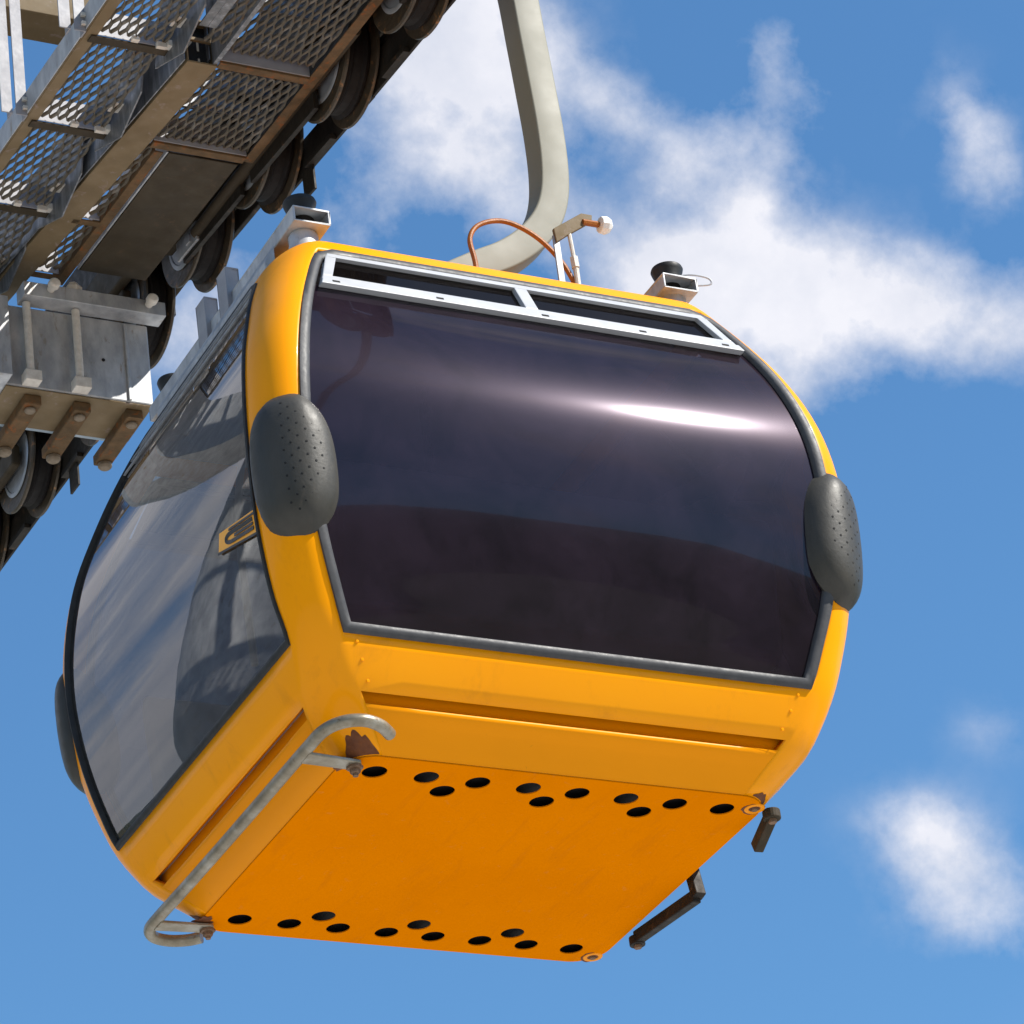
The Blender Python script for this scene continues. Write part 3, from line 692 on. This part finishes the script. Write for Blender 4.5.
# tan box girder, open at its lower end
def tg(y,x0a,x1a):
    t=(y-.5)/2.5
    return x0a+(-.14)*t, x1a+(-.155)*t
def girder(y0,y1,w0,w1,h0,h1):
    a0,b0=tg(y0,-.552,-.430); a1,b1=tg(y1,-.552,-.430)
    P=[]
    for k in (0,1):
        for (a,b,y) in ((a0,b0,y0),(a1,b1,y1)):
            x=(a+(b-a)*(w0 if k==0 else w1))
            for h in (h0,h1): P.append(cw(x,y,h))
    return P,BF
cobj('box_girder',join(girder(.5,3.6,0,1,-.012,-.004),girder(.5,3.6,.0,.05,-.004,.19),girder(.5,3.6,.95,1,-.004,.19),girder(.5,3.6,0,1,.19,.198)),M['tan'])
cobj('girder_end_bar',cbox(-.545,-.44,.505,.52,.10,.115),M['tan'])
cobj('girder_shade',join(girder(.54,3.5,.055,.945,-.003,.001),girder(.545,.56,.055,.945,.002,.189)),M['hole'])  # black sheets painted in for the shade inside the open girder
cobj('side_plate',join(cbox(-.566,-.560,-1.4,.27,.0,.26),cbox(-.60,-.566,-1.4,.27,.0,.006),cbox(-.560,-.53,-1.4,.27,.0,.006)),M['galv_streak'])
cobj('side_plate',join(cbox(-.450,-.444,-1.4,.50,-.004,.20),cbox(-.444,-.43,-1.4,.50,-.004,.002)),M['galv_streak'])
grating(-.528,-.452,-.75,.40,.02)
# galvanised web beyond the tan girder
P=[]
for x in (0,.006):
    for y in (.5,3.9):
        for h in (-.006,.27): P.append(cw(-.560-.14*(y-.5)/2.5-x,y,h))
cobj('web_plate',(P,BF),M['galv_streak'])
# gusset plates with clipped corners
for i in range(-1,4):
    y=.49+.645*i+.62
    poly=[(y+.135,-.005),(y-.13,-.10+.005),(y-.36,-.02),(y-.45,.22),(y+.05,.22)]
    vv=[]
    for x in (-.645,-.638):
        for a,h in poly: vv.append(cw(x-.03*(i),a,h+.0) if False else cw(x,a,h))
    n=len(poly)
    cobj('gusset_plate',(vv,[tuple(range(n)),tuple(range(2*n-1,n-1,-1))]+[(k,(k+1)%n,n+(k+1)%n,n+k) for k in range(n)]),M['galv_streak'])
    c=cw(-.645,y-.17,.045)
    cobj('gusset_bolt',join(lathe([(-.03,.012),(-.004,.014),(-.003,.022),(0,.022)],c,'x',6),cbox(-.69,-.646,y-.20,y-.13,.018,.024)),M['pale'])
# right-hand group of beams
cobj('edge_beam',join(cbox(-.062,-.020,-1.4,1.13,-.006,.0),cbox(-.026,-.020,-1.4,1.13,0,.06)),M['rust'])
for y,x0,x1 in ((.50,-.43,-.062),(1.125,-.455,-.062)):
    cobj('rusty_crossbar',join(cbox(x0,x1,y-.03,y+.012,-.012,-.004),cbox(x0,x1,y-.03,y-.026,-.004,.05)),M['rust'])
    cobj('crossbar_flange',cbox(x0,x1,y-.036,y-.0305,-.002,.125),M['postp'])
cobj('rusty_angle',join(cbox(-.425,-.385,1.165,2.30,-.008,-.002),cbox(-.425,-.419,1.165,2.30,-.002,.05)),M['rust'])
for y in (1.78,2.25):
    cobj('rusty_crossbar',cbox(-.54,-.426,y-.025,y+.01,-.012,-.004),M['rust']); cobj('crossbar_flange',cbox(-.56,-.43,y-.033,y-.027,-.002,.12),M['postp'])
grating(-.54,-.43,1.14,1.75,.012,cx=.0172); grating(-.60,-.43,1.80,2.22,.012,cx=.0172)
cobj('deep_channel',join(cbox(-.362,-.070,1.165,2.16,-.004,.004),cbox(-.362,-.355,1.165,2.16,.004,.16),cbox(-.077,-.070,1.165,2.16,.004,.16)),M['brown'])
cobj('channel_web',cbox(-.371,-.363,1.165,2.16,.0,.16),M['galv'])
for y,x in ((1.07,-1.002),(1.07,-1.062),(.435,-1.002),(.435,-1.062),(1.72,-1.002),(1.72,-1.062),(2.36,-1.002)):
    w_=.046
    po=cobj('rail_post',join(cbox(x-w_/2-.006,x+w_/2-.006,y-.004,y+.002,-.01,1.35),cbox(x+w_/2-.012,x+w_/2-.006,y+.002,y+.045,-.01,1.35)),M['postp'])
    if x>-1.03:
        for h in (.012,.052): cobj('post_bolt',cbox(x-.004,x+.014,y-.020,y-.005,h,h+.016),M['pale'],po)
cobj('hand_rail',join(cbox(-1.0,-.95,-1.4,YE,1.351,1.40),cbox(-1.0,-.96,-1.4,YE,.80,.83)),M['galv'])

# ------------------------------------------------------------------ lift tower
TW=empty('lift_tower',(-3.0,2.4,-7.2),'tall steel lift tower with crossarm and bolted clamp block behind the cabin','tower')
to=Vector((-3.0,2.4,-7.2))
def tobj(name,geo,m,parent=TW,**k):
    g=([Vector(v)-to for v in geo[0]],)+tuple(geo[1:])
    return obj(name,g,m,parent,**{**dict(sm=False,bev=.003),**k})
tobj('mast',lathe([(-7.2,.52),(3.3,.36),(3.34,.1)],(-3.0,2.4,0),n=40),M['galv'],sm=True)
tobj('mast_base',lathe([(-7.35,.85),(-6.95,.85),(-6.95,.6),(-6.9,.55)],(-3.0,2.4,0),n=32),M['ground'])
CA=tobj('crossarm',join(prism([(2.20,3.105),(2.20,3.492),(2.60,3.492),(2.60,3.16),(2.49,3.105)],'x',-2.9,-.062)),M['galv'],bev=.006)
tobj('flange_plate',box(-.632,-.012,2.11,2.198,3.493,3.56),M['galv'])
tobj('flange_plate',box(-2.9,-.70,2.12,2.198,3.10,3.48),M['galv'])
tobj('rust_panel',box(-.70,-.066,2.203,2.488,3.097,3.1035),M['tan'])
for x in (-.605,-.392,-.165):
    tobj('clamp_bar',join(box(x-.005,x+.068,2.235,2.63,3.05,3.096),),M['rust'],bev=.006)
    tobj('end_bolt',lathe([(3.024,.022),(3.034,.030),(3.049,.030)],(x+.035,2.60,0),n=18),M['boltb'],sm=True)
    tobj('end_bolt',lathe([(3.034,.018),(3.04,.023),(3.049,.023)],(x+.03,2.275,0),n=18),M['boltb'],sm=True)
    if x<-.2:
        tobj('clamp_rod',tube([(x,2.165,3.12),(x,2.165,3.49)],.017,12),M['pale'],sm=True)
        tobj('rod_nut',box(x-.030,x+.040,2.14,2.198,3.106,3.155),M['pale'])
tobj('seam_bar',box(-.172,-.158,2.19,2.199,3.11,3.48),M['galv'])
for x,z in ((-.516,3.535),(-.088,3.535)):
    tobj('plate_bolt',join(lathe([(-.062,.016),(-.056,.024),(-.030,.025),(-.026,.017),(0,.017)],(x,2.11,z),'y',14)),M['pale'],sm=True)
tobj('top_nut',lathe([(3.561,.038),(3.585,.038),(3.60,.026),(3.61,.02)],(-.40,2.15,0),n=6),M['pale'])
tobj('block_hole',lathe([(-.001,.008),(.003,.008)],(-.27,2.197,3.29),'y',10),M['hole'])
tobj('lifting_frame',box(-1.9,-.60,1.19,1.37,4.20,4.32),M['tan'])
tobj('mast_head',join(box(-3.15,-2.85,2.2,2.62,3.0,3.5),box(-3.08,-2.92,2.3,2.5,3.5,5.2),box(-3.05,-1.85,1.14,1.28,4.4,4.5)),M['galv'])

# ------------------------------------------------------------------ sheave train
ST=empty('sheave_train',(.1,1.9,3.8),'row of black grooved sheave wheels with steel side beams above the cabin roof','pulley assembly')
so_=Vector((.1,1.9,3.8))
def sobj(name,geo,m,parent=ST,**k):
    g=([Vector(v)-so_ for v in geo[0]],)+tuple(geo[1:])
    return obj(name,g,m,parent,**{**dict(sm=False,bev=.002),**k})
wheels=[(-1.55,3.46),(-.84,3.54),(-.15,3.61),(.53,3.67),(1.26,3.755),(1.97,3.83),(2.63,3.855),(3.33,3.885),(4.02,3.91),(4.72,3.93),(5.4,3.95)]
proto=None
def make_sheave(y,z):
    c=(.1-so_.x,y-so_.y,z-so_.z)
    t=obj('sheave_wheel',lathe([(-.046,.17),(-.046,.196),(-.03,.205),(-.016,.192),(.016,.192),(.03,.205),(.046,.196),(.046,.17)],(0,0,0),'x',64),M['tyre'],ST,ang=35); t.location=c
    f=join(lathe([(-.060,.10),(-.062,.165),(-.068,.20),(-.072,.228),(-.066,.236),(-.056,.234),(-.050,.20),(-.046,.15)],(0,0,0),'x',64),
           lathe([(.064,.15),(.068,.20),(.072,.228),(.066,.236),(.056,.234),(.050,.20),(.046,.15)],(0,0,0),'x',64))
    obj('flange',f,M['flange'],t,ang=30)
    obj('hub',join(lathe([(-.066,.162),(-.070,.156),(-.070,.142),(-.060,.132),(-.030,.122),(-.022,.07),(-.058,.055),(-.066,.05),(-.068,.0)],(0,0,0),'x',48),
                   lathe([(.066,.188),(.072,.182),(.072,.165),(.060,.150),(.030,.140),(.022,.07),(.058,.055),(.066,.0)],(0,0,0),'x',48)),M['hub'],t,ang=35)
    obj('axle',lathe([(-.098,.012),(-.096,.024),(-.068,.026),(.068,.026),(.09,.024)],(0,0,0),'x',16),M['pale'],t)
    return t
for y,z in wheels:
    if proto is None: proto=make_sheave(y,z)
    else:
        c=proto.copy(); COL.objects.link(c); c.parent=ST; c.location=(.1-so_.x,y-so_.y,z-so_.z); c.rotation_euler=(random.uniform(0,6),0,0)
        for ch in proto.children:
            d=ch.copy(); COL.objects.link(d); d.parent=c
def zc(y):
    for (a,za),(b,zb) in zip(wheels[:-1],wheels[1:]):
        if y<=b: break
    return za+(zb-za)*(y-a)/(b-a)
def sbar(x0,x1,y0,y1,h0,h1,taper=0):
    P=[]
    for x in (x0,x1):
        for y in (y0,y1):
            for h in (h0,h1): P.append(Vector((x,y,zc(y)+h)))
    return P,BF
# side beams between pairs of wheels (equalisers)
for i in range(0,len(wheels)-1):
    y0,y1=wheels[i][0],wheels[i+1][0]
    if i==5: continue
    lo=-.19 if i in (0,1,2,3,7,8,9) else -.10
    if i==4: continue
    sobj('cable_catcher',join(sbar(.178,.190,y0-.10,y1+.12,lo,lo+.16),sbar(.150,.177,y0+.24,y1-.24,lo-.004,lo+.02)),M['dark'])
for y0,y1 in ((-1.6,-.8),(-.15,.55),(1.22,2.0),(2.6,3.36),(4.0,4.7)):
    sobj('equaliser_beam',join(sbar(-.028,.016,y0-.09,y1+.06,-.075,.035)),M['brown'],bev=.012)
    sobj('equaliser_beam',join(sbar(.192,.215,y0-.09,y1+.06,-.06,.04)),M['dark'],bev=.006)
for y0,y1 in ((-1.3,1.05),(1.6,3.1),(3.2,4.9)):
    sobj('carrier_beam',join(sbar(-.05,.0,y0,y1,.06,.24),sbar(.192,.235,y0,y1,.06,.24)),M['brown'],bev=.008)
sobj('lower_tube',tube([Vector((-.012,.15,3.55)),Vector((-.008,1.05,3.625)),Vector((-.005,1.55,3.665)),Vector((-.002,1.76,3.68))],.028,14),M['brown'],sm=True)
for y0,y1 in ((-.84,-.15),(.53,1.26),(1.26,1.97)): sobj('inner_link',sbar(.0,.02,y0+.05,y1-.05,-.19,.06),M['dark'])
sobj('clevis',join(sbar(-.012,.0,1.74,1.95,-.17,-.05),sbar(.018,.03,1.74,1.95,-.17,-.05),sbar(-.02,.035,1.80,1.84,-.15,-.11)),M['galv'])
for y in (.98,3.62): sobj('stop_tab',sbar(.165,.176,y,y+.10,-.31,-.19),M['dark'])
sobj('main_beam',sbar(-.03,.21,-1.6,5.4,.30,.52),M['dark'])
